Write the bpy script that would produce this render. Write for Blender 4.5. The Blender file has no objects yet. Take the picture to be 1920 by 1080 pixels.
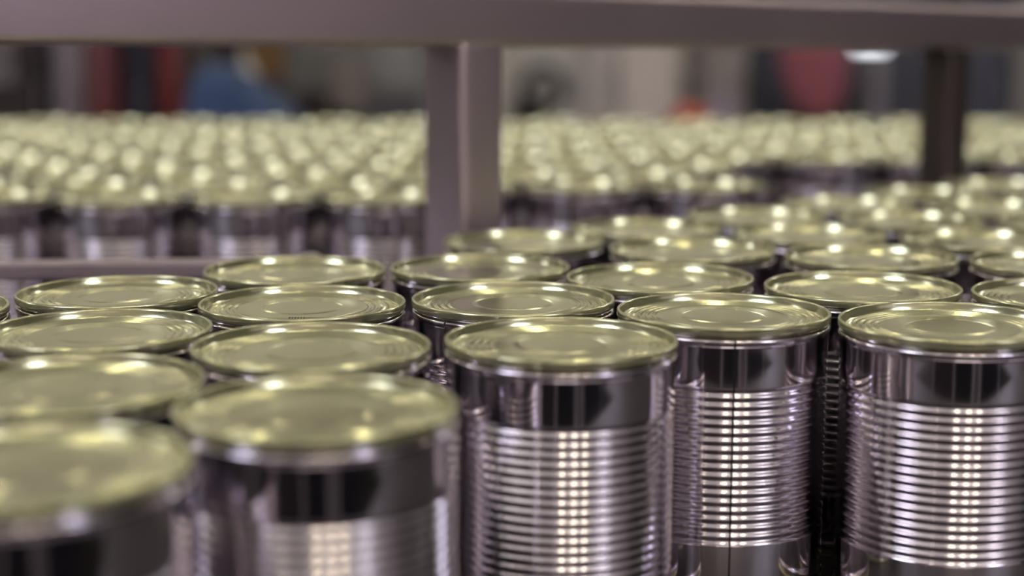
import bpy, bmesh, math, random
from mathutils import Vector, Matrix
random.seed(7)
SC = bpy.context.scene
COL = SC.collection
PI = math.pi
U = 0.073                      # one can diameter in metres

# ------------------------------------------------------------------ camera
CAM_Z = 1.0901
F_PX, PITCH = 2944.6, 0.16228
cam = bpy.data.cameras.new('camera')
co = bpy.data.objects.new('camera', cam)
COL.objects.link(co)
co.location = (0, 0, CAM_Z)
co.rotation_euler = (PI / 2 - PITCH, 0, 0)
cam.sensor_width = 36.0
cam.lens = F_PX / 1920 * 36
cam.clip_start = 0.02
cam.clip_end = 100
cam.dof.use_dof = True
cam.dof.focus_distance = 7.5 * U
cam.dof.aperture_fstop = 4.5
SC.camera = co
# ------------------------------------------------------------------ world, exposure
w = bpy.data.worlds.new('world')
SC.world = w
w.use_nodes = True
w.node_tree.nodes['Background'].inputs[0].default_value = (0.5, 0.48, 0.5, 1)
w.node_tree.nodes['Background'].inputs[1].default_value = 0.15
SC.view_settings.view_transform = 'Standard'
SC.view_settings.look = 'None'
SC.view_settings.gamma = 1
SC.view_settings.use_curve_mapping = False
SC.view_settings.exposure = -0.12
SC.cycles.max_bounces = 8
SC.cycles.glossy_bounces = 6
SC.cycles.diffuse_bounces = 3
SC.cycles.sample_clamp_indirect = 60
SC.cycles.use_denoising = True


# ------------------------------------------------------------------ helpers
def tag(o, label=None, cat=None, group=None, kind=None):
    if label: o['label'] = label
    if cat: o['category'] = cat
    if group: o['group'] = group
    if kind: o['kind'] = kind
    return o


def link(name, me, parent=None, loc=None, rot=None):
    o = bpy.data.objects.new(name, me)
    COL.objects.link(o)
    if parent: o.parent = parent
    if loc: o.location = loc
    if rot: o.rotation_euler = rot
    return o


def to_mesh(name, bm, mat, smooth=False):
    me = bpy.data.meshes.new(name)
    bmesh.ops.recalc_face_normals(bm, faces=bm.faces)
    bm.to_mesh(me)
    bm.free()
    if mat: me.materials.append(mat)
    if smooth:
        for p in me.polygons: p.use_smooth = True
    return me


def box(bm, x0, x1, y0, y1, z0, z1, bevel=0.0, rotz=0.0, seg=2):
    m = Matrix.Translation(((x0 + x1) / 2, (y0 + y1) / 2, (z0 + z1) / 2)) @ Matrix.Rotation(rotz, 4, 'Z') @ Matrix.Diagonal((x1 - x0, y1 - y0, z1 - z0, 1))
    r = bmesh.ops.create_cube(bm, size=1, matrix=m)
    if bevel:
        es = {e for v in r['verts'] for e in v.link_edges}
        bmesh.ops.bevel(bm, geom=list(es), offset=bevel, segments=seg, affect='EDGES', profile=0.5)
    return bm


def lathe(bm, prof, n=64, cx=0, cy=0, cz=0, closed=False):
    """prof: list of (r, z); rings joined, r==0 becomes a pole"""
    rings = []
    for r, z in prof:
        if r < 1e-7:
            rings.append([bm.verts.new((cx, cy, cz + z))])
        else:
            rings.append([bm.verts.new((cx + r * math.cos(2 * PI * k / n), cy + r * math.sin(2 * PI * k / n), cz + z)) for k in range(n)])
    for a, b in zip(rings, rings[1:]):
        for k in range(n):
            k2 = (k + 1) % n
            if len(a) == 1 and len(b) == 1: continue
            if len(a) == 1: bm.faces.new((a[0], b[k2], b[k]))
            elif len(b) == 1: bm.faces.new((a[k], a[k2], b[0]))
            else: bm.faces.new((a[k], a[k2], b[k2], b[k]))
    return bm


def tube(bm, pts, r, n=10):
    """round bar along a polyline"""
    rings = []
    P = [Vector(p) for p in pts]
    for i, p in enumerate(P):
        d = (P[min(i + 1, len(P) - 1)] - P[max(i - 1, 0)]).normalized()
        up = Vector((0, 0, 1)) if abs(d.z) < 0.9 else Vector((1, 0, 0))
        a = d.cross(up).normalized()
        b = d.cross(a)
        rings.append([bm.verts.new(p + r * (math.cos(2 * PI * k / n) * a + math.sin(2 * PI * k / n) * b)) for k in range(n)])
    for A, B in zip(rings, rings[1:]):
        for k in range(n):
            bm.faces.new((A[k], A[(k + 1) % n], B[(k + 1) % n], B[k]))
    bm.faces.new(rings[0]); bm.faces.new(rings[-1])
    return bm


def material(name, col, metal=0.0, rough=0.5, noise=None, bump=None, emit=None, spec=0.5, wear=None):
    m = bpy.data.materials.new(name)
    m.use_nodes = True
    nt = m.node_tree
    b = nt.nodes['Principled BSDF']
    b.inputs['Base Color'].default_value = (*col, 1)
    b.inputs['Metallic'].default_value = metal
    b.inputs['Roughness'].default_value = rough
    b.inputs['Specular IOR Level'].default_value = spec
    tc = nt.nodes.new('ShaderNodeTexCoord')
    if noise:
        sc, amt = noise
        n = nt.nodes.new('ShaderNodeTexNoise')
        n.inputs['Scale'].default_value = sc
        n.inputs['Detail'].default_value = 5
        nt.links.new(tc.outputs['Object'], n.inputs['Vector'])
        mx = nt.nodes.new('ShaderNodeMix')
        mx.data_type = 'RGBA'
        mx.inputs['A'].default_value = (*[c * (1 - amt) for c in col], 1)
        mx.inputs['B'].default_value = (*[min(1, c * (1 + amt)) for c in col], 1)
        nt.links.new(n.outputs['Fac'], mx.inputs['Factor'])
        nt.links.new(mx.outputs['Result'], b.inputs['Base Color'])
        mr = nt.nodes.new('ShaderNodeMapRange')
        mr.inputs['To Min'].default_value = max(0.01, rough * 0.75)
        mr.inputs['To Max'].default_value = rough * 1.25
        nt.links.new(n.outputs['Fac'], mr.inputs['Value'])
        nt.links.new(mr.outputs['Result'], b.inputs['Roughness'])
    if bump:
        sc, dist = bump[:2]
        n = nt.nodes.new('ShaderNodeTexNoise')
        n.inputs['Scale'].default_value = sc
        n.inputs['Detail'].default_value = 3
        if len(bump) > 2:
            mp = nt.nodes.new('ShaderNodeMapping')
            mp.inputs['Scale'].default_value = bump[2]
            nt.links.new(tc.outputs['Object'], mp.inputs['Vector'])
            nt.links.new(mp.outputs['Vector'], n.inputs['Vector'])
        else:
            nt.links.new(tc.outputs['Object'], n.inputs['Vector'])
        bp = nt.nodes.new('ShaderNodeBump')
        bp.inputs['Distance'].default_value = dist
        bp.inputs['Strength'].default_value = 1.0
        nt.links.new(n.outputs['Fac'], bp.inputs['Height'])
        nt.links.new(bp.outputs['Normal'], b.inputs['Normal'])
    if emit:
        b.inputs['Emission Color'].default_value = (*emit[0], 1)
        b.inputs['Emission Strength'].default_value = emit[1]
    return m


def ray(px, py):
    u, v = (px - 960) / F_PX, (540 - py) / F_PX
    c, s = math.cos(PITCH), math.sin(PITCH)
    return Vector((u, c + v * s, v * c - s))


def at(px, py, Y):
    d = ray(px, py)
    return Vector((0, 0, CAM_Z)) + d * (Y / d.y)


# ------------------------------------------------------------------ materials
M_TIN = material('tinplate', (0.565, 0.53, 0.565), 1.0, 0.10, noise=(9, 0.05), bump=(60, 0.00003))
M_GOLD = material('gold_lacquered_tinplate', (0.60, 0.62, 0.37), 0.82, 0.17, noise=(14, 0.04), bump=(30, 0.0001))
_nt = M_GOLD.node_tree
_oi = _nt.nodes.new('ShaderNodeObjectInfo')
_va = _nt.nodes.new('ShaderNodeVectorMath')
_va.operation = 'ADD'
_tc = next(n for n in _nt.nodes if n.type == 'TEX_COORD')
_mu = _nt.nodes.new('ShaderNodeMath')
_mu.operation = 'MULTIPLY'
_mu.inputs[1].default_value = 37.0
_nt.links.new(_oi.outputs['Random'], _mu.inputs[0])
_nt.links.new(_tc.outputs['Object'], _va.inputs[0])
_nt.links.new(_mu.outputs[0], _va.inputs[1])
for _n in [n for n in _nt.nodes if n.type == 'TEX_NOISE']:
    _nt.links.new(_va.outputs[0], _n.inputs['Vector'])
M_SEAM = material('weld_seam_dark', (0.03, 0.028, 0.03), 0.6, 0.35, noise=(80, 0.2))
M_INK = material('black_ink', (0.02, 0.02, 0.02), 0, 0.6, noise=(200, 0.2))
M_FRAME = material('brushed_steel_frame', (0.50, 0.43, 0.445), 0.85, 0.33, noise=(6, 0.06), bump=(40, 0.0001, (1, 1, 12)))
M_RAIL = material('rail_steel', (0.40, 0.35, 0.38), 0.85, 0.4, noise=(6, 0.06))
M_TABLE = material('table_steel', (0.075, 0.07, 0.065), 0.3, 0.5, noise=(5, 0.1), bump=(30, 0.0002, (1, 10, 1)))
M_DARK = material('dark_rubber', (0.03, 0.027, 0.03), 0, 0.6, noise=(10, 0.2))
M_BOLT = material('bolt_steel', (0.5, 0.48, 0.5), 1, 0.3, noise=(10, 0.1))
M_FLOOR = material('concrete_floor', (0.07, 0.065, 0.065), 0, 0.45, noise=(1.3, 0.2), bump=(20, 0.001))
M_CEIL = material('ceiling_sheet', (0.60, 0.585, 0.57), 0, 0.6, noise=(0.8, 0.1), bump=(3, 0.004))
M_WALL_F = material('wall_panel_pale', (0.84, 0.85, 0.81), 0, 0.55, noise=(0.7, 0.12), bump=(6, 0.002))
M_WALL_B = material('wall_panel_mauve', (0.80, 0.68, 0.70), 0, 0.55, noise=(0.7, 0.12), bump=(6, 0.002))
M_WALL_R = material('wall_panel_brown', (0.02, 0.016, 0.012), 0, 0.55, noise=(0.7, 0.12), bump=(6, 0.002))
M_WALL_L = material('wall_panel_grey', (0.17, 0.155, 0.165), 0, 0.55, noise=(0.7, 0.12), bump=(6, 0.002))
WARM, COOL = (1.0, 0.86, 0.62), (0.83, 0.80, 1.0)
M_WARM = material('lamp_warm', (0.9, 0.9, 0.9), 0, 0.4, noise=(3, 0.02), emit=(WARM, 30))
M_COOL = material('lamp_cool', (0.9, 0.9, 0.9), 0, 0.4, noise=(3, 0.02), emit=(COOL, 17))
M_UP = material('lamp_added_uplight', (0.9, 0.9, 0.9), 0, 0.4, noise=(3, 0.02), emit=((1.0, .96, .92), 21))
M_HOUS = material('lamp_housing', (0.55, 0.55, 0.54), 0.2, 0.4, noise=(6, 0.08))


def paint(name, col, rough=0.45, metal=0.0):
    return material(name, col, metal, rough, noise=(5, 0.14), bump=(25, 0.0008))


# ------------------------------------------------------------------ the hall
HX0, HX1, HY0, HY1, HZ = -9.0, 9.0, -6.5, 11.5, 5.2


def struct(name, bm, mat, parent=None):
    o = link(name, to_mesh(name, bm, mat), parent)
    if parent is None: o['kind'] = 'structure'
    return o


struct('floor', box(bmesh.new(), HX0, HX1, HY0, HY1, -0.1, 0), M_FLOOR)
struct('ceiling', box(bmesh.new(), HX0, HX1, HY0, HY1, HZ, HZ + 0.1), M_CEIL)
for nm, a, m in (('wall_front', (HX0, HX1, HY1, HY1 + 0.1, 0, HZ), M_WALL_F), ('wall_back', (HX0, HX1, HY0 - 0.1, HY0, 0, HZ), M_WALL_B),
                 ('wall_left', (HX0 - 0.1, HX0, HY0, HY1, 0, HZ), M_WALL_L), ('wall_right', (HX1, HX1 + 0.1, HY0, HY1, 0, HZ), M_WALL_R)):
    struct(nm, box(bmesh.new(), *a), m)

# unseen glowing panel added behind the viewer for pinkish rim highlights
wb = bmesh.new()
WX0, WX1, WZ0, WZ1 = -1.0, 2.0, 1.75, 3.0
for a in ((WX0 - .08, WX1 + .08, WZ0 - .08, WZ0), (WX0 - .08, WX1 + .08, WZ1, WZ1 + .08), (WX0 - .08, WX0, WZ0, WZ1), (WX1, WX1 + .08, WZ0, WZ1), (.46, .54, WZ0, WZ1)):
    box(wb, a[0], a[1], HY0 + .0005, HY0 + .06, a[2], a[3], .005)
glow_root = struct('glow_panel_1', wb, M_HOUS)
M_GLOW = material('added_glow_pink', (.8, .8, .8), 0, .3, noise=(2, .03), emit=((1.0, .84, .80), 2.2))
for a, b in ((WX0, .46), (.54, WX1)):
    struct('pane', box(bmesh.new(), a + .001, b - .001, HY0 + .002, HY0 + .02, WZ0 + .001, WZ1 - .001), M_GLOW, glow_root)

# ceiling lamps
def lamp_proto(name, mat, lx, ly):
    root = link(name, None)
    hb = bmesh.new()
    box(hb, -lx / 2 - .04, lx / 2 + .04, -ly / 2 - .04, ly / 2 + .04, .03, .10, .015)
    h = link('housing', to_mesh('housing', hb, M_HOUS), root)
    d = link('diffuser', to_mesh('diffuser', box(bmesh.new(), -lx / 2, lx / 2, -ly / 2, ly / 2, -.01, .035, .01), mat), root)
    link('added_uplight', to_mesh('added_uplight', box(bmesh.new(), -lx / 2, lx / 2, -ly / 2, ly / 2, .1005, .115), M_UP), root)  # glowing top added to brighten the ceiling
    c = bmesh.new()
    for s in (-1, 1): tube(c, [(0 + s * lx * .35, 0, .09), (s * lx * .35, 0, .75)], .006, 6)
    link('suspension_cord', to_mesh('suspension_cord', c, M_DARK), root)
    return root


def copy_tree(o, parent=None):
    c = o.copy()
    COL.objects.link(c)
    c.parent = parent
    for ch in list(o.children): copy_tree(ch, c)
    return c


wl = lamp_proto('ceiling_lamp', M_WARM, .26, .26)
tag(wl, 'small square warm hall lamp hanging from the ceiling, mirrored as a spot in the cans', 'lamp', 'warm hall lamps')
cl = lamp_proto('ceiling_panel_lamp', M_COOL, 1.5, 1.2)
tag(cl, 'wide cool white hall lamp, mirrored as a violet streak in the can sides', 'lamp', 'cool panel lamps')
first = True
spots = [(ix * 2.3 + (iy % 2) * .6, iy * 2.4 + .7) for ix in range(-4, 5) for iy in range(1, 5)]
spots += [(.1, -1.6), (.75, -1.6), (1.35, -1.6), (.9, -3.9), (-1.9, -3.6), (3.5, -2.6)]
for x, y in spots:
    if True:
        if not (HX0 + .5 < x < HX1 - .5 and HY0 + .5 < y < HY1 - .5): continue
        o = wl if first else copy_tree(wl)
        first = False
        o.location = (x, y, HZ - .75)
    row_ys = sorted({q[1] for q in spots})
    in_row = sorted(q[0] for q in spots if q[1] == y and HX0 + .5 < q[0] < HX1 - .5)
    W_ = ['first', 'second', 'third', 'fourth', 'fifth', 'sixth', 'seventh', 'eighth', 'ninth']
    o['label'] = 'square warm hall lamp, %s from left in the %s row from the back wall' % (W_[in_row.index(x)], W_[row_ys.index(y)])
for i, (x, y, z) in enumerate(((-3.0, -1.5, 3.0), (6.5, 6.0, 3.6), (3.7, -3.2, 3.5), (-7.0, 2.4, 3.6))):  # the one behind right is added to light the pale reflector
    o = cl if i == 0 else copy_tree(cl)
    o['label'] = 'wide cool white hall lamp ' + ('hanging behind the viewer on the left', 'hanging far ahead on the right', 'added behind the viewer on the right to light the beam', 'hanging ahead on the far left')[i]
    o.location = (x, y, z)

# ------------------------------------------------------------------ conveyor table
T_Z = 0.90
H_CAN = 0.096
tbl = link('accumulation_table', None, None, (0, 0, 0))
tag(tbl, 'wide grey steel table deck that carries every batch of tin cans', 'table')
link('table_top', to_mesh('table_top', box(bmesh.new(), -1.25, 1.25, 0.22, 1.95, T_Z - .012, T_Z - .0002, .003), M_TABLE), tbl)
link('apron', to_mesh('apron', box(bmesh.new(), -1.22, 1.22, 0.25, 1.92, T_Z - .09, T_Z - .0125), M_TABLE), tbl)
for x in (-1.15, 1.15):
    for y in (.32, 1.85):
        lg = link('leg', to_mesh('leg', box(bmesh.new(), x - .03, x + .03, y - .03, y + .03, 0.02, T_Z - .0905, .005), M_TABLE), tbl)
        link('foot', to_mesh('foot', lathe(bmesh.new(), [(0, 0), (.045, 0), (.045, .012), (.015, .0195), (0, .0195)], 20, x, y, 0), M_DARK), lg)

# ------------------------------------------------------------------ tin can
def arc(cx, cz, r, a0, a1, n):
    return [(cx + r * math.cos(math.radians(a0 + (a1 - a0) * k / n)), cz + r * math.sin(math.radians(a0 + (a1 - a0) * k / n))) for k in range(n + 1)]


MM = 0.001
# lid: profile starts at lower outer lip of the seam, over its top, down the inner wall and across the beaded panel
lid_p = [(35.0, -2.9), (35.9, -2.95), (36.35, -2.7), (36.5, -2.2), (36.5, -1.0)]
lid_p += arc(35.85, -.75, .65, 10, 170, 7)
lid_p += [(35.1, -1.2), (34.7, -2.6), (34.45, -3.1), (34.1, -3.35), (33.65, -3.3), (33.3, -3.0), (33.0, -2.75), (32.6, -2.62)]
for k in range(37):                                  # four expansion rings
    lid_p.append((32.2 - k * .27, -2.68 + .19 * math.cos(2 * PI * k / 9.0)))
lid_p += [(21.9, -2.6), (20.5, -2.6), (15.0, -2.56), (14.2, -2.52), (13.6, -2.36), (13.0, -2.3), (12.2, -2.29), (6, -2.28), (0, -2.27)]
lid_p = [(r * MM, z * MM) for r, z in lid_p]
me_lid = to_mesh('lid', lathe(bmesh.new(), lid_p, 96), M_GOLD, True)

body_p = [(34.6, -2.85), (34.9, -3.2), (35.0, -3.6), (35.25, -4.0)]
body_p += arc(35.45, -5.1, 1.05, 80, -80, 8)
body_p += [(35.85, -6.5), (35.8, -7.2), (35.8, -12), (35.8, -19.0), (35.75, -20.0)]
RIB0, PITCH_R, NR = -20.4, 2.92, 18
for k in range(NR):
    for j in range(8):
        a = j / 8
        body_p.append((35.25 + .50 * math.sin(2 * PI * a - PI / 2 + PI), RIB0 - (k + a) * PITCH_R))
zb = RIB0 - NR * PITCH_R
body_p += [(35.75, zb - .2), (35.8, zb - .8), (35.8, zb - 6), (35.8, zb - 15.5)]
body_p += arc(35.45, -96 + 5.1, 1.05, 80, -80, 6)
body_p += [(35.0, -96 + 3.6), (34.6, -96 + 2.85)]
body_p = [(r * MM, z * MM) for r, z in body_p]
me_body = to_mesh('body', lathe(bmesh.new(), body_p, 96), M_TIN, True)
bot_p = [(35.0, 2.9), (35.9, 2.95), (36.35, 2.7), (36.5, 2.2), (36.5, 1.0)] + [(r, -z) for r, z in arc(35.85, -.75, .65, 10, 170, 5)] + [(35.1, 1.4), (34.5, 3.8), (33.0, 3.4), (0, 3.2)]
me_bot = to_mesh('bottom_end', lathe(bmesh.new(), [(r * MM, (z - 96) * MM) for r, z in bot_p], 64), M_GOLD, True)
# welded side seam: a thin strip following the body profile
sb = bmesh.new()
prev = None
for r, z in body_p[3:-3]:
    rr = r + .00006
    row = [sb.verts.new((rr * math.sin(a), -rr * math.cos(a), z)) for a in (-.009, 0, .009)]
    if prev:
        for j in (0, 1): sb.faces.new((prev[j], prev[j + 1], row[j + 1], row[j]))
    prev = row
me_seam = to_mesh('side_seam', sb, M_SEAM, True)

TOP_Z = T_Z + H_CAN


def can(x, z, label, group, seam=None, tilt=None):
    """x, z in can diameters, as seen from the camera's foot point"""
    r = link('tin_can', None, None, (x * U, z * U, TOP_Z))
    ang = seam if seam is not None else random.uniform(70, 290)
    face = math.atan2(x, z)
    tl = math.radians(tilt or .3)
    r.rotation_euler = (random.uniform(-tl, tl), random.uniform(-tl, tl), math.radians(ang) - face)
    tag(r, label, 'can', group)
    link('body', me_body, r)
    link('lid', me_lid, r)
    link('bottom_end', me_bot, r)
    link('side_seam', me_seam, r)
    return r


GN = 'tin cans of the near batch'
near = {
 'E': (-1.474, 4.632, 'big blurred tin can in the bottom left corner, nearest to the viewer'),
 'D': (-.686, 5.37, 'large soft-focus tin can left of centre with pale round glints on its lid'),
 'F': (-1.656, 5.746, 'blurred tin can cut by the left edge, directly behind the corner can'),
 'G': (-.84, 6.445, 'tin can directly behind the large soft-focus one left of centre'),
 'A': (.209, 6.587, 'front middle tin can, its whole ribbed side in view, slightly out of focus'),
 'Q': (-1.829, 6.813, 'tin can at the left edge in the third row back, lid rings showing'),
 'C': (1.985, 6.991, 'ribbed tin can at the right edge with a bright violet streak down its side'),
 'B': (.993, 7.271, 'sharp ribbed tin can with a dark vertical seam line down its side'),
 'P0': (-2.90, 7.32, 'sliver of a tin can lid cut by the left edge, lowest of the back row'),
 'Hp': (-1.016, 7.504, 'sharp lid with a tiny dark printed code near its front edge'),
 'H': (.005, 7.617, 'tin can directly behind the front middle one, neck and side visible at left'),
 'K': (2.807, 7.721, 'tin can cut by the right edge, just behind the right-edge ribbed can'),
 'P1': (-1.992, 7.825, 'leftmost full lid of the back row, just in front of the low steel rail'),
 'J': (1.802, 7.974, 'tin can right behind the gap between the seamed can and the right-edge can'),
 'I': (.789, 8.287, 'tin can directly behind the seamed can, its lid half hidden by it'),
 'R1': (-1.196, 8.554, 'back row tin can left of the thick post, sparkles along its lid'),
 'R2': (-.177, 8.661, 'tin can standing right before the foot of the thick post'),
 'U2': (3.111, 8.811, 'tin can lid cut by the right edge, two behind the right-edge ribbed can'),
 'U1': (2.094, 9.074, 'tin can behind the fourth row gap at right, broad white glint on its lid'),
 'T1': (1.09, 9.385, 'tin can with two broad glints, third behind the seamed can'),
 'S1': (.07, 9.78, 'lid half covering the foot of the thick post, its right-hand side in view'),
 'V3': (2.96, 9.85, 'tin can at right, third row from the back of the near batch'),
 'V2': (1.93, 10.13, 'tin can right of centre, fourth row from the back of the near batch'),
 'V1': (.90, 10.42, 'boundary tin can right of the thick post, second along the frame'),
 'W2': (2.78, 10.90, 'tin can at right in the second line in from the frame, middle one'),
 'W1': (1.74, 11.14, 'third boundary can along the frame, right of the thick post'),
 'W3': (3.82, 10.62, 'blurred lid at the right edge, fifth row back behind the right-edge can'),
 'X1': (2.56, 11.91, 'fourth boundary can along the frame, below the pink panel'),
 'X2': (3.60, 11.68, 'blurred lid at right, one in from the frame boundary'),
 'Y1': (3.36, 12.72, 'fifth boundary can along the frame, below the thin dark post'),
 'Y2': (4.42, 12.40, 'blurred lid touching the right edge, level with the thin post foot'),
 'Z1': (4.20, 13.42, 'last can of the near batch, right of the thin dark post at its foot'),
}
cans = {}
for k, (x, z, lb) in near.items():
    cans[k] = can(x, z, lb, GN, seam={'B': 6.5, 'H': 330 - 360 - 10}.get(k))
# printed code on one lid
pc = bmesh.new()
xx = -1.5
while xx < 10.5:
    wd = random.choice((.35, .6, .6))
    box(pc, xx * MM, (xx + wd) * MM, -20.9 * MM, -19.3 * MM, -2.60 * MM, -2.54 * MM)
    xx += wd + .4
hp = cans['Hp']
hp.rotation_euler = (0, 0, hp.rotation_euler.z)
code = link('printed_code', to_mesh('printed_code', pc, M_INK), hp)
code.rotation_euler = (0, 0, -hp.rotation_euler.z - .03)
code['label'] = 'tiny dark dotted line of print on the lid'

# far batch, hexagonal rows behind the frame
GF = 'tin cans of the far batch'
ORD = ['first', 'second', 'third', 'fourth', 'fifth', 'sixth', 'seventh', 'eighth', 'ninth', 'tenth', 'eleventh', 'twelfth', 'thirteenth', 'fourteenth', 'fifteenth', 'sixteenth', 'seventeenth', 'eighteenth']
row, z = 0, 12.45
while z < 22.9:
    pts = []
    k0 = (row % 2) * .515
    half = .333 * z + .7
    k0 += random.uniform(-.045, .045)
    i = -int(half / 1.03) - 2
    while True:
        x = i * 1.055 + k0 + .10
        i += 1
        if x < -half: continue
        if x > half: break
        # front edge of the batch steps back to the right, along the frame
        if x > -.55 and z < 13.3: continue
        if x > 1.75 and z < 15.4: continue
        pts.append((x + random.uniform(-.006, .006), z + random.uniform(-.006, .006)))
    for j, (x, zz) in enumerate(pts):
        can(x, zz, '%s can from the left in the %s row of the blurred far batch' % (ORD[j], ORD[row]), GF, tilt=1.2)
    row += 1
    z += .945

# ------------------------------------------------------------------ guard frame (rotated 38 degrees, recedes to the right)
TH = math.radians(38)
D = Vector((math.cos(TH), math.sin(TH), 0))          # along the beam
Nn = Vector((-math.sin(TH), math.cos(TH), 0))        # away from the viewer
S = .0278
SD = .034
P0 = Vector((-.344 * U, 10.60 * U, 0))               # near corner (left/front) of the thick post
fr = link('guard_frame', None, None, (P0.x, P0.y, T_Z))
fr.rotation_euler = (0, 0, TH)
tag(fr, 'square-tube steel guard frame crossing above the cans, one thick and one thin post', 'frame')
ZB = CAM_Z - .0080 - T_Z                             # underside of the beam at the post, above the table
SL = -.0103
def sq_tube(x0, x1, y0, y1, z0, z1, bev=.0045):
    return box(bmesh.new(), x0, x1, y0, y1, z0, z1, bev, seg=4)


bm = sq_tube(-.75, 1.05, 0, SD, 0, S)
beam = link('top_beam', to_mesh('top_beam', bm, M_FRAME), fr, (0, 0, ZB))
beam.rotation_euler = (0, -SL, 0)
def smooth(o):
    for p in o.data.polygons: p.use_smooth = True
    md = o.modifiers.new('wn', 'WEIGHTED_NORMAL')
    md.keep_sharp = False
smooth(beam)
p1 = link('post', to_mesh('post', sq_tube(0, S, .0002, SD - .0002, .004, ZB + .004), M_FRAME), fr)
smooth(p1)
p1['label'] = 'thick square post with a bright rounded corner'
link('base_plate', to_mesh('base_plate', box(bmesh.new(), -.012, S + .012, -.002, SD + .012, 0.0002, .004, .001), M_FRAME), p1)
P2T = .390
p2 = link('post', to_mesh('post', sq_tube(P2T, P2T + .024, .002, .026, .004, ZB + .001 - .0038), material('post_dark_steel', (0.07, 0.055, 0.052), .5, .45, noise=(8, .1))), fr)
smooth(p2)
p2['label'] = 'thin dark brown post'
link('base_plate', to_mesh('base_plate', box(bmesh.new(), P2T - .006, P2T + .030, .002, .032, 0.0002, .004, .001), M_FRAME), p2)
for t in (-.70, 1.0):
    p3 = link('post', to_mesh('post', sq_tube(t, t + S, .0002, S - .0002, .0002, ZB + .004), M_FRAME), fr)

# low guide rail at left, behind the back row
gr = link('guide_rail', None, None, (-.42, 9.25 * U, T_Z))
gr.rotation_euler = (0, 0, math.radians(3))
tag(gr, 'low flat steel guide rail behind the leftmost lids', 'rail')
link('rail_bar', to_mesh('rail_bar', box(bmesh.new(), -.35, .36, 0, .010, .081, .0892, .0015), M_RAIL), gr)
for x in (-.33, -.02, .33):
    bk = link('bracket', to_mesh('bracket', box(bmesh.new(), x - .006, x + .006, .010, .016, .0002, .087, .001), M_RAIL), gr)
    link('bolt', to_mesh('bolt', lathe(bmesh.new(), [(0, .004), (.004, .003), (.005, 0), (0, 0)], 6, x, .013, .087), M_BOLT), bk)

# ------------------------------------------------------------------ machines and stores beyond the table
def span(pl, pr, Y):
    return at(pl, 150, Y).x, at(pr, 150, Y).x


def hz(py, Y): return at(960, py, Y).z


def cabinet(name, pl, pr, Y, depth, top, mat, label, cat, doors=1, mat2=None, base=.0):
    x0, x1 = span(pl, pr, Y)
    r = link(name, None, None, ((x0 + x1) / 2, Y, 0))
    tag(r, label, cat)
    hw = (x1 - x0) / 2
    link('body', to_mesh('body', box(bmesh.new(), -hw, hw, 0.012, depth, .06, top, .006), mat), r)
    link('plinth', to_mesh('plinth', box(bmesh.new(), -hw + .02, hw - .02, .03, depth - .02, 0.0005, .0595), M_DARK), r)
    dw = 2 * hw / doors
    for k in range(doors):
        d = link('door', to_mesh('door', box(bmesh.new(), -hw + k * dw + .004, -hw + (k + 1) * dw - .004, 0, .0115, .08, top - .02, .003), mat2 or mat), r)
        hx = -hw + (k + 1) * dw - .02 if k % 2 == 0 else -hw + k * dw + .02
        link('handle', to_mesh('handle', tube(bmesh.new(), [(hx, -.001, .9), (hx, -.014, .905), (hx, -.014, .975), (hx, -.001, .98)], .003, 8), M_BOLT), d)
    return r


# left: dark machine with pale upper panel
cb = cabinet('dark_machine', -90, 95, 3.5, .5, 1.32, paint('machine_brown', (.030, .020, .017)), 'dark brown machine housing at the far left edge', 'machine')
x0, x1 = -.11, .035
link('control_panel', to_mesh('control_panel', box(bmesh.new(), -.12, .03, -.006, -.0005, hz(155, 3.5), hz(60, 3.5), .002), paint('panel_taupe', (.25, .22, .215))), cb)
link('slot_cover', to_mesh('slot_cover', box(bmesh.new(), -.12, .07, -.018, -.0065, hz(112, 3.5), hz(104, 3.5), .002), paint('slot_dark', (.03, .022, .02))), cb)
# grey duct
cabinet('grey_column', 102, 152, 3.45, .1, 1.32, paint('column_grey', (.30, .27, .29)), 'pale grey upright column right of the dark machine', 'column')


def upright_drum(name, pc_, half, Y, ztop, mat, label, cat):
    c = at(pc_, 150, Y)
    rr = half / F_PX * Y
    r = link(name, None, None, (c.x, Y, 0))
    tag(r, label, cat)
    pr = [(0, .0005), (rr, .0005), (rr, .30), (rr * 1.03, .31), (rr, .32), (rr, ztop - .32), (rr * 1.03, ztop - .31), (rr, ztop - .30), (rr, ztop - rr * .6), (rr * .9, ztop - rr * .3), (rr * .6, ztop - .04), (rr * .28, ztop - .02), (0, ztop - .02)]
    link('tank', to_mesh('tank', lathe(bmesh.new(), pr, 40), mat, True), r)
    v = link('valve', to_mesh('valve', lathe(bmesh.new(), [(0, 0), (rr * .2, 0), (rr * .2, .03), (rr * .35, .035), (rr * .35, .05), (0, .055)], 16, 0, 0, ztop - .0195), M_BOLT), r)
    return r


upright_drum('red_tank', 200, 36, 3.30, 1.105, paint('paint_dark_red', (.115, .012, .012), .4), 'dark red upright tank left of the navy column', 'tank')
upright_drum('red_tank', 310, 26, 3.35, 1.09, paint('paint_red', (.20, .016, .018), .4), 'brighter red upright tank between the navy column and the blue cover', 'tank')
cabinet('navy_column', 230, 283, 3.25, .12, 1.32, paint('paint_navy', (.008, .009, .018)), 'near-black navy cabinet between the two red tanks', 'cabinet')
# dark brown back panel behind tanks
cabinet('brown_cabinet', 158, 352, 3.62, .3, 1.32, paint('paint_brown', (.085, .055, .05)), 'dim brown cabinet behind the red tanks', 'cabinet', 2)
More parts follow.
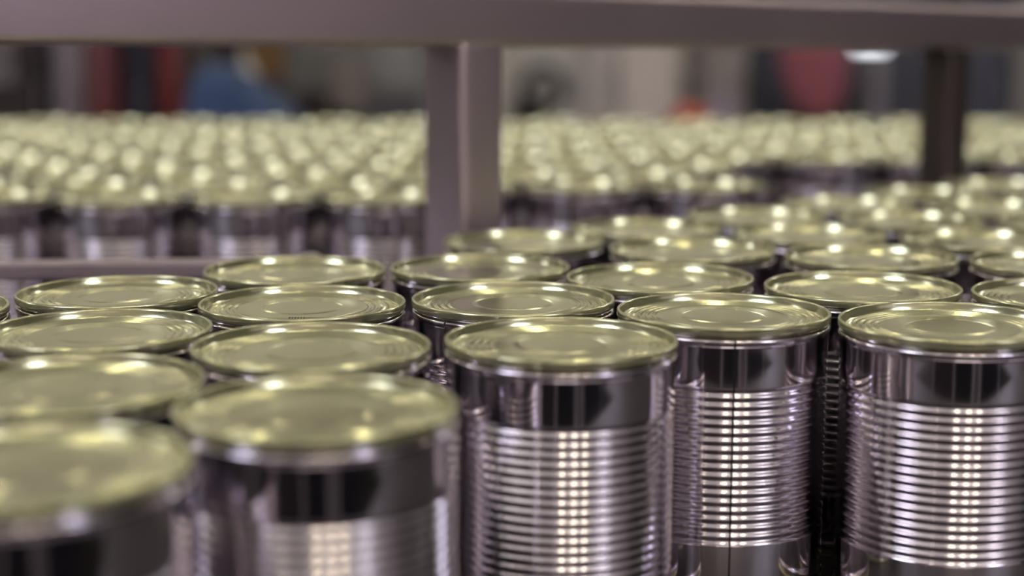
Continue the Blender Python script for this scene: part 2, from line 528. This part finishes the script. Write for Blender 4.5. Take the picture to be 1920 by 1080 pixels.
# blue cover over a stack: sloping heap
Y = 2.95
bl = link('blue_cover', None, None, (at(430, 150, Y).x, Y, 0))
tag(bl, 'blue cloth cover sloping down to the right beside the red tank', 'cover')
prof_px = [(332, 225), (338, 175), (352, 132), (372, 118), (400, 120), (425, 128), (450, 150), (475, 172), (505, 192), (535, 215), (545, 240)]
g = bmesh.new()
cols = []
for px, py in prof_px:
    X = at(px, 150, Y).x - bl.location.x
    Zt = hz(py, Y)
    ring = []
    for dy, dz in ((0.0, -.60), (-.01, -.3), (0.0, -.06), (.03, -.012), (.08, 0), (.2, .0), (.27, -.03), (.3, -.3), (.3, -.6)):
        ring.append(g.verts.new((X + .006 * math.sin(dy * 40 + dz * 20), dy + .008 * math.sin(X * 60 + dz * 9), Zt + dz + .003 * math.sin(X * 90 + dy * 30))))
    cols.append(ring)
for a, b in zip(cols, cols[1:]):
    for k in range(len(a) - 1): g.faces.new((a[k], a[k + 1], b[k + 1], b[k]))
g.faces.new(cols[0]); g.faces.new(cols[-1])
o = link('cloth', to_mesh('cloth', g, paint('cloth_blue', (.04, .078, .175), .8), True), bl)
sm = o.modifiers.new('s', 'SUBSURF'); sm.levels = 2; sm.render_levels = 2
st = bmesh.new()
xa, xb = at(345, 150, Y).x - bl.location.x, at(520, 150, Y).x - bl.location.x
box(st, xa, xb, .02, .28, .0005, .60, .01)
link('crate', to_mesh('crate', st, paint('crate_blue', (.03, .06, .14))), bl)

# amber box on dark stand
x0, x1 = span(440, 528, 3.5)
am = link('amber_hopper', None, None, ((x0 + x1) / 2, 3.5, 0))
tag(am, 'small amber hopper on a dark stand above the blue cover', 'hopper')
hw = (x1 - x0) / 2
h = bmesh.new()
zt, zm = hz(40, 3.5), hz(146, 3.5)
vs = [h.verts.new(p) for p in ((-hw, 0, zt), (hw, 0, zt), (hw, .15, zt), (-hw, .15, zt), (-hw * .1, .03, zm), (hw * .75, .03, zm), (hw * .75, .12, zm), (-hw * .1, .12, zm))]
for f in ((0, 1, 2, 3), (7, 6, 5, 4), (0, 4, 5, 1), (1, 5, 6, 2), (2, 6, 7, 3), (3, 7, 4, 0)): h.faces.new([vs[i] for i in f])
link('hopper_body', to_mesh('hopper_body', h, paint('paint_amber', (.24, .14, .045), .5)), am)
link('stand', to_mesh('stand', box(bmesh.new(), -hw * .1, hw * .75, .03, .12, .0005, zm - .0005, .004), paint('stand_dark', (.03, .026, .026))), am)
cabinet('dark_motor', 396, 441, 3.7, .12, 1.3, paint('motor_dark', (.035, .022, .018)), 'dark narrow motor housing left of the amber hopper', 'machine')

# grey green machine left of the thick post
mc = cabinet('grey_machine', 515, 800, 3.9, .5, 1.32, paint('machine_greygreen', (.20, .20, .185)), 'grey green machine housing left of the thick post', 'machine', 2)
X0 = mc.location.x
def onm(name, pl, pr, pt, pb, Yf, mat, parent, th=.02):
    a, b = span(pl, pr, Yf)
    return link(name, to_mesh(name, box(bmesh.new(), a - parent.location.x, b - parent.location.x, -th, -.0005, hz(pb, Yf), hz(pt, Yf), .003), mat), parent)
onm('upper_panel', 700, 792, 60, 165, 3.9, paint('panel_pale_green', (.29, .30, .275)), mc)
onm('lower_panel', 555, 645, 168, 260, 3.9, paint('panel_dark_brown', (.035, .027, .025)), mc)
onm('lower_panel', 700, 790, 185, 260, 3.9, paint('panel_slate', (.09, .09, .10)), mc)
onm('sight_plate', 622, 690, 108, 205, 3.9, paint('plate_taupe', (.29, .255, .23)), mc, .03)

# pale panels right of the thick post
pm = paint('panel_cream', (.80, .74, .66))
pw = cabinet('pale_cabinet', 935, 1088, 4.4, .4, 1.32, paint('cab_palegreen', (.62, .62, .55)), 'pale green grey cabinet just right of the thick post', 'cabinet', 1)
cabinet('pale_cabinet', 1090, 1162, 4.42, .4, 1.32, paint('cab_palegrey', (.60, .56, .52)), 'pale grey cabinet, middle of the three behind the hand wheel', 'cabinet', 1)
cabinet('pale_cabinet', 1164, 1284, 4.38, .4, 1.32, pm, 'cream tall cabinet left of the slim dark pole', 'cabinet', 1)
cabinet('dark_pole', 1286, 1314, 4.3, .04, 1.32, paint('pole_dark', (.15, .14, .13)), 'slim dark pole between the cream and grey cabinets', 'pole')
cabinet('grey_cabinet', 1316, 1402, 4.45, .4, 1.32, paint('cab_grey', (.42, .39, .37)), 'mid grey cabinet right of the slim dark pole', 'cabinet', 1)
# hand wheel
Yw = 3.7
c = at(1018, 168, Yw)
hwheel = link('hand_wheel', None, None, (c.x, Yw, 0))
tag(hwheel, 'dark ring-shaped hand wheel on a stand before the pale cabinet', 'wheel')
R0 = 38 / F_PX * Yw
ringm = bmesh.new()
for k in range(32):
    pass
nseg, nt_ = 40, 12
rg = []
for k in range(nseg):
    a = 2 * PI * k / nseg
    rg.append([ringm.verts.new(((R0 + .014 * math.cos(2 * PI * j / nt_)) * math.cos(a), .014 * math.sin(2 * PI * j / nt_), c.z + (R0 + .014 * math.cos(2 * PI * j / nt_)) * math.sin(a))) for j in range(nt_)])
for k in range(nseg):
    A, B = rg[k], rg[(k + 1) % nseg]
    for j in range(nt_): ringm.faces.new((A[j], A[(j + 1) % nt_], B[(j + 1) % nt_], B[j]))
blk = paint('wheel_black', (.022, .018, .016))
link('rim', to_mesh('rim', ringm, blk, True), hwheel)
hb = bmesh.new()
bmesh.ops.create_cone(hb, cap_ends=True, segments=24, radius1=.022, radius2=.02, depth=.03, matrix=Matrix.Translation((0, 0, c.z)) @ Matrix.Rotation(PI / 2, 4, 'X'))
link('hub', to_mesh('hub', hb, paint('hub_grey', (.16, .14, .13))), hwheel)
for k in range(3):
    a = 2 * PI * k / 3 + .5
    link('spoke', to_mesh('spoke', tube(bmesh.new(), [(.02 * math.cos(a), 0, c.z + .02 * math.sin(a)), (R0 * math.cos(a), 0, c.z + R0 * math.sin(a))], .005, 8), blk), hwheel)
link('stand', to_mesh('stand', box(bmesh.new(), -.075, .0, .03, .09, .0005, hz(190, Yw), .005), paint('stand_umber', (.035, .027, .026))), hwheel)
link('axle', to_mesh('axle', tube(bmesh.new(), [(0, .014, c.z), (0, .06, c.z), (-.02, .06, hz(192, Yw))], .008, 8), blk), hwheel)

# red bin
Yr = 3.4
c = at(1294, 200, Yr)
rb = link('red_bin', None, None, (c.x, Yr, 0))
tag(rb, 'bright red domed bin in front of the slim dark pole', 'bin')
rr = 42 / F_PX * Yr
zt = hz(196, Yr)
link('bin_body', to_mesh('bin_body', lathe(bmesh.new(), [(0, .0005), (rr * .8, .0005), (rr, zt - .06), (rr * 1.06, zt - .055), (rr * 1.06, zt - .045), (0, zt - .045)], 36), paint('bin_red', (.42, .025, .008), .45), True), rb)
link('bin_lid', to_mesh('bin_lid', lathe(bmesh.new(), [(rr * 1.08, zt - .0445), (rr * 1.08, zt - .035), (rr * .8, zt - .015), (rr * .3, zt), (0, zt)], 36), paint('bin_red_lid', (.42, .025, .008), .45), True), rb)
# pale disc painted as a blurred highlight
Yg = 4.1
c = at(1356, 205, Yg)
gg = link('glint_disc', None, None, (c.x, Yg, 0))
tag(gg, 'small pale violet disc painted as a blurred highlight, on a slim stand, right of the red bin', 'glint')
gb = bmesh.new()
bmesh.ops.create_cone(gb, cap_ends=True, segments=32, radius1=.034, radius2=.034, depth=.02, matrix=Matrix.Translation((0, 0, c.z)) @ Matrix.Rotation(PI / 2, 4, 'X'))
link('disc_face', to_mesh('disc_face', gb, paint('glint_violet', (.36, .32, .40), .3)), gg)
link('stand', to_mesh('stand', box(bmesh.new(), -.008, .008, .0105, .03, .0005, c.z, .001), M_DARK), gg)

# right: navy machines, pink panel, grey column, lamp
nv = paint('machine_navy', (.075, .08, .11))
cabinet('navy_machine', 1404, 1760, 4.6, .5, 1.32, nv, 'dark navy machine behind the pink panel, left of the thin post', 'machine', 3)
cabinet('navy_machine', 1800, 1898, 4.6, .5, 1.32, nv, 'dark navy machine right of the thin post', 'machine', 1)
cabinet('pale_cabinet', 1903, 2050, 4.6, .3, 1.32, paint('panel_grey_right', (.3, .29, .26)), 'pale grey cabinet cut by the right edge', 'cabinet', 1)
Yp = 4.2
pk = link('pink_sign', None, None, (at(1522, 150, Yp).x, Yp, 0))
tag(pk, 'dull pink red panel tapering downwards on a dark foot', 'panel')
g = bmesh.new()
q = [(1454, 60), (1592, 60), (1588, 150), (1572, 208), (1508, 212), (1478, 160)]
fv = []
for dy in (0, .03): fv.append([g.verts.new((at(px, 150, Yp).x - pk.location.x, dy, hz(py, Yp))) for px, py in q])
g.faces.new(fv[0]); g.faces.new(fv[1][::-1])
for k in range(6): g.faces.new((fv[0][k], fv[0][(k + 1) % 6], fv[1][(k + 1) % 6], fv[1][k]))
link('board', to_mesh('board', g, paint('board_pinkred', (.32, .085, .105), .5)), pk)
link('foot', to_mesh('foot', box(bmesh.new(), -.05, .09, .032, .12, .0005, hz(90, Yp), .004), paint('foot_maroon', (.045, .02, .022))), pk)
cabinet('grey_pillar', 1612, 1666, 4.35, .1, 1.075, paint('pillar_grey', (.3, .28, .31)), 'grey upright pillar under the white work lamp', 'column', 1)
# white work lamp
Yl = 4.1
c = at(1634, 86, Yl)
lp = link('work_lamp', None, None, (c.x, Yl, 0))
tag(lp, 'bright white work lamp just under the beam, left of the thin post', 'lamp')
ww = 30 / F_PX * Yl
link('lens', to_mesh('lens', box(bmesh.new(), -ww, ww, 0, .02, c.z - .012, c.z + .018, .004), material('lamp_white', (.9, .9, .9), 0, .4, noise=(3, .02), emit=((.86, .92, 1.0), 3.2))), lp)
link('shade', to_mesh('shade', box(bmesh.new(), -ww - .02, ww + .02, -.005, .06, c.z + .019, c.z + .04, .004), M_HOUS), lp)
link('stand', to_mesh('stand', box(bmesh.new(), -.01, .01, .04, .06, .0005, c.z + .0185, .002), M_DARK), lp)

# ------------------------------------------------------------------ unseen cabinets added on the viewer's side to shape reflections in cans and beam
def added_machine(name, x, y, wd, dp, top, mat, label, face_to=(0, .55)):
    r = link(name, None, None, (x, y, 0))
    r.rotation_euler = (0, 0, math.atan2(face_to[1] - y, face_to[0] - x) + PI / 2)
    tag(r, label, 'machine')
    hw = wd / 2
    link('body', to_mesh('body', box(bmesh.new(), -hw, hw, .012, dp, .06, top, .01), mat), r)
    link('plinth', to_mesh('plinth', box(bmesh.new(), -hw + .02, hw - .02, .03, dp - .02, .0005, .0595), M_DARK), r)
    n = max(1, round(wd / .45))
    dw = wd / n
    for k in range(n):
        d = link('door', to_mesh('door', box(bmesh.new(), -hw + k * dw + .006, -hw + (k + 1) * dw - .006, 0, .0115, .08, top - .03, .004), mat), r)
        link('handle', to_mesh('handle', tube(bmesh.new(), [(-hw + k * dw + .04, -.001, .85), (-hw + k * dw + .04, -.02, .86), (-hw + k * dw + .04, -.02, 1.0), (-hw + k * dw + .04, -.001, 1.01)], .006, 8), M_BOLT), d)
    return r


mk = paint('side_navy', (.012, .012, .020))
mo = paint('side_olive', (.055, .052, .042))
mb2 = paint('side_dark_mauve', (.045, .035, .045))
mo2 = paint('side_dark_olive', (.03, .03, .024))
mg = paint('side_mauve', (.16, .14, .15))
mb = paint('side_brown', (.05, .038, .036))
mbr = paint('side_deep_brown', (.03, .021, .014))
mp = paint('reflector_pale', (.72, .62, .68))
added_machine('added_cabinet', -.50, -1.22, .62, .4, 0.98, mb2, 'dark mauve unseen cabinet added behind the viewer, left of the navy black one')
added_machine('added_cabinet', .12, -1.30, .56, .4, 0.98, mk, 'navy black unseen cabinet added straight behind the viewer, mirrored as the darkest band')
added_machine('added_cabinet', .52, -1.22, .16, .2, 0.98, mg, 'slim mauve grey unseen locker added between the two navy black cabinets')
added_machine('added_cabinet', .95, -1.16, .60, .4, 0.98, mk, 'navy black unseen cabinet added behind the viewer, right of the slim grey locker')
added_machine('added_cabinet', 1.50, -1.02, .42, .4, 0.98, mo2, 'dark olive unseen cabinet added behind the viewer, right of the navy black ones')
added_machine('added_cabinet', 2.25, -.55, 1.5, .4, 0.98, mo, 'olive grey unseen cabinet added on the viewer side, right of the navy black one')
added_machine('added_housing', -1.55, -1.45, .9, .4, 1.3, mg, 'mauve grey unseen housing added on the viewer side, left of the navy black one')
added_machine('added_housing', -2.25, -.85, .35, .3, 1.7, mb, 'slim brown unseen housing added on the viewer side')
added_machine('added_housing', -2.35, -.25, .5, .3, 1.5, mg, 'mauve grey unseen housing added beside the slim brown one')
added_machine('added_housing', -2.6, .45, .3, .3, 1.8, mk, 'slim black unseen housing added far left of the viewer')
added_machine('added_housing', -2.6, 1.1, .6, .3, 1.5, mb, 'brown unseen housing added left of the table end')
added_machine('added_housing', 2.6, .75, .5, .3, 1.5, mk, 'black unseen housing added right of the table')
added_machine('added_housing', 2.75, 1.7, 1.4, .3, 2.9, mbr, 'brown unseen housing added right of the far batch to darken the beam')
added_machine('added_housing', 5.6, -2.9, 3.0, .5, 2.9, mp, 'tall pale mauve unseen reflector added far behind the viewer, mirrored in the steel beam', (-.5, .8))  # pale reflector added to brighten the left part of the beam
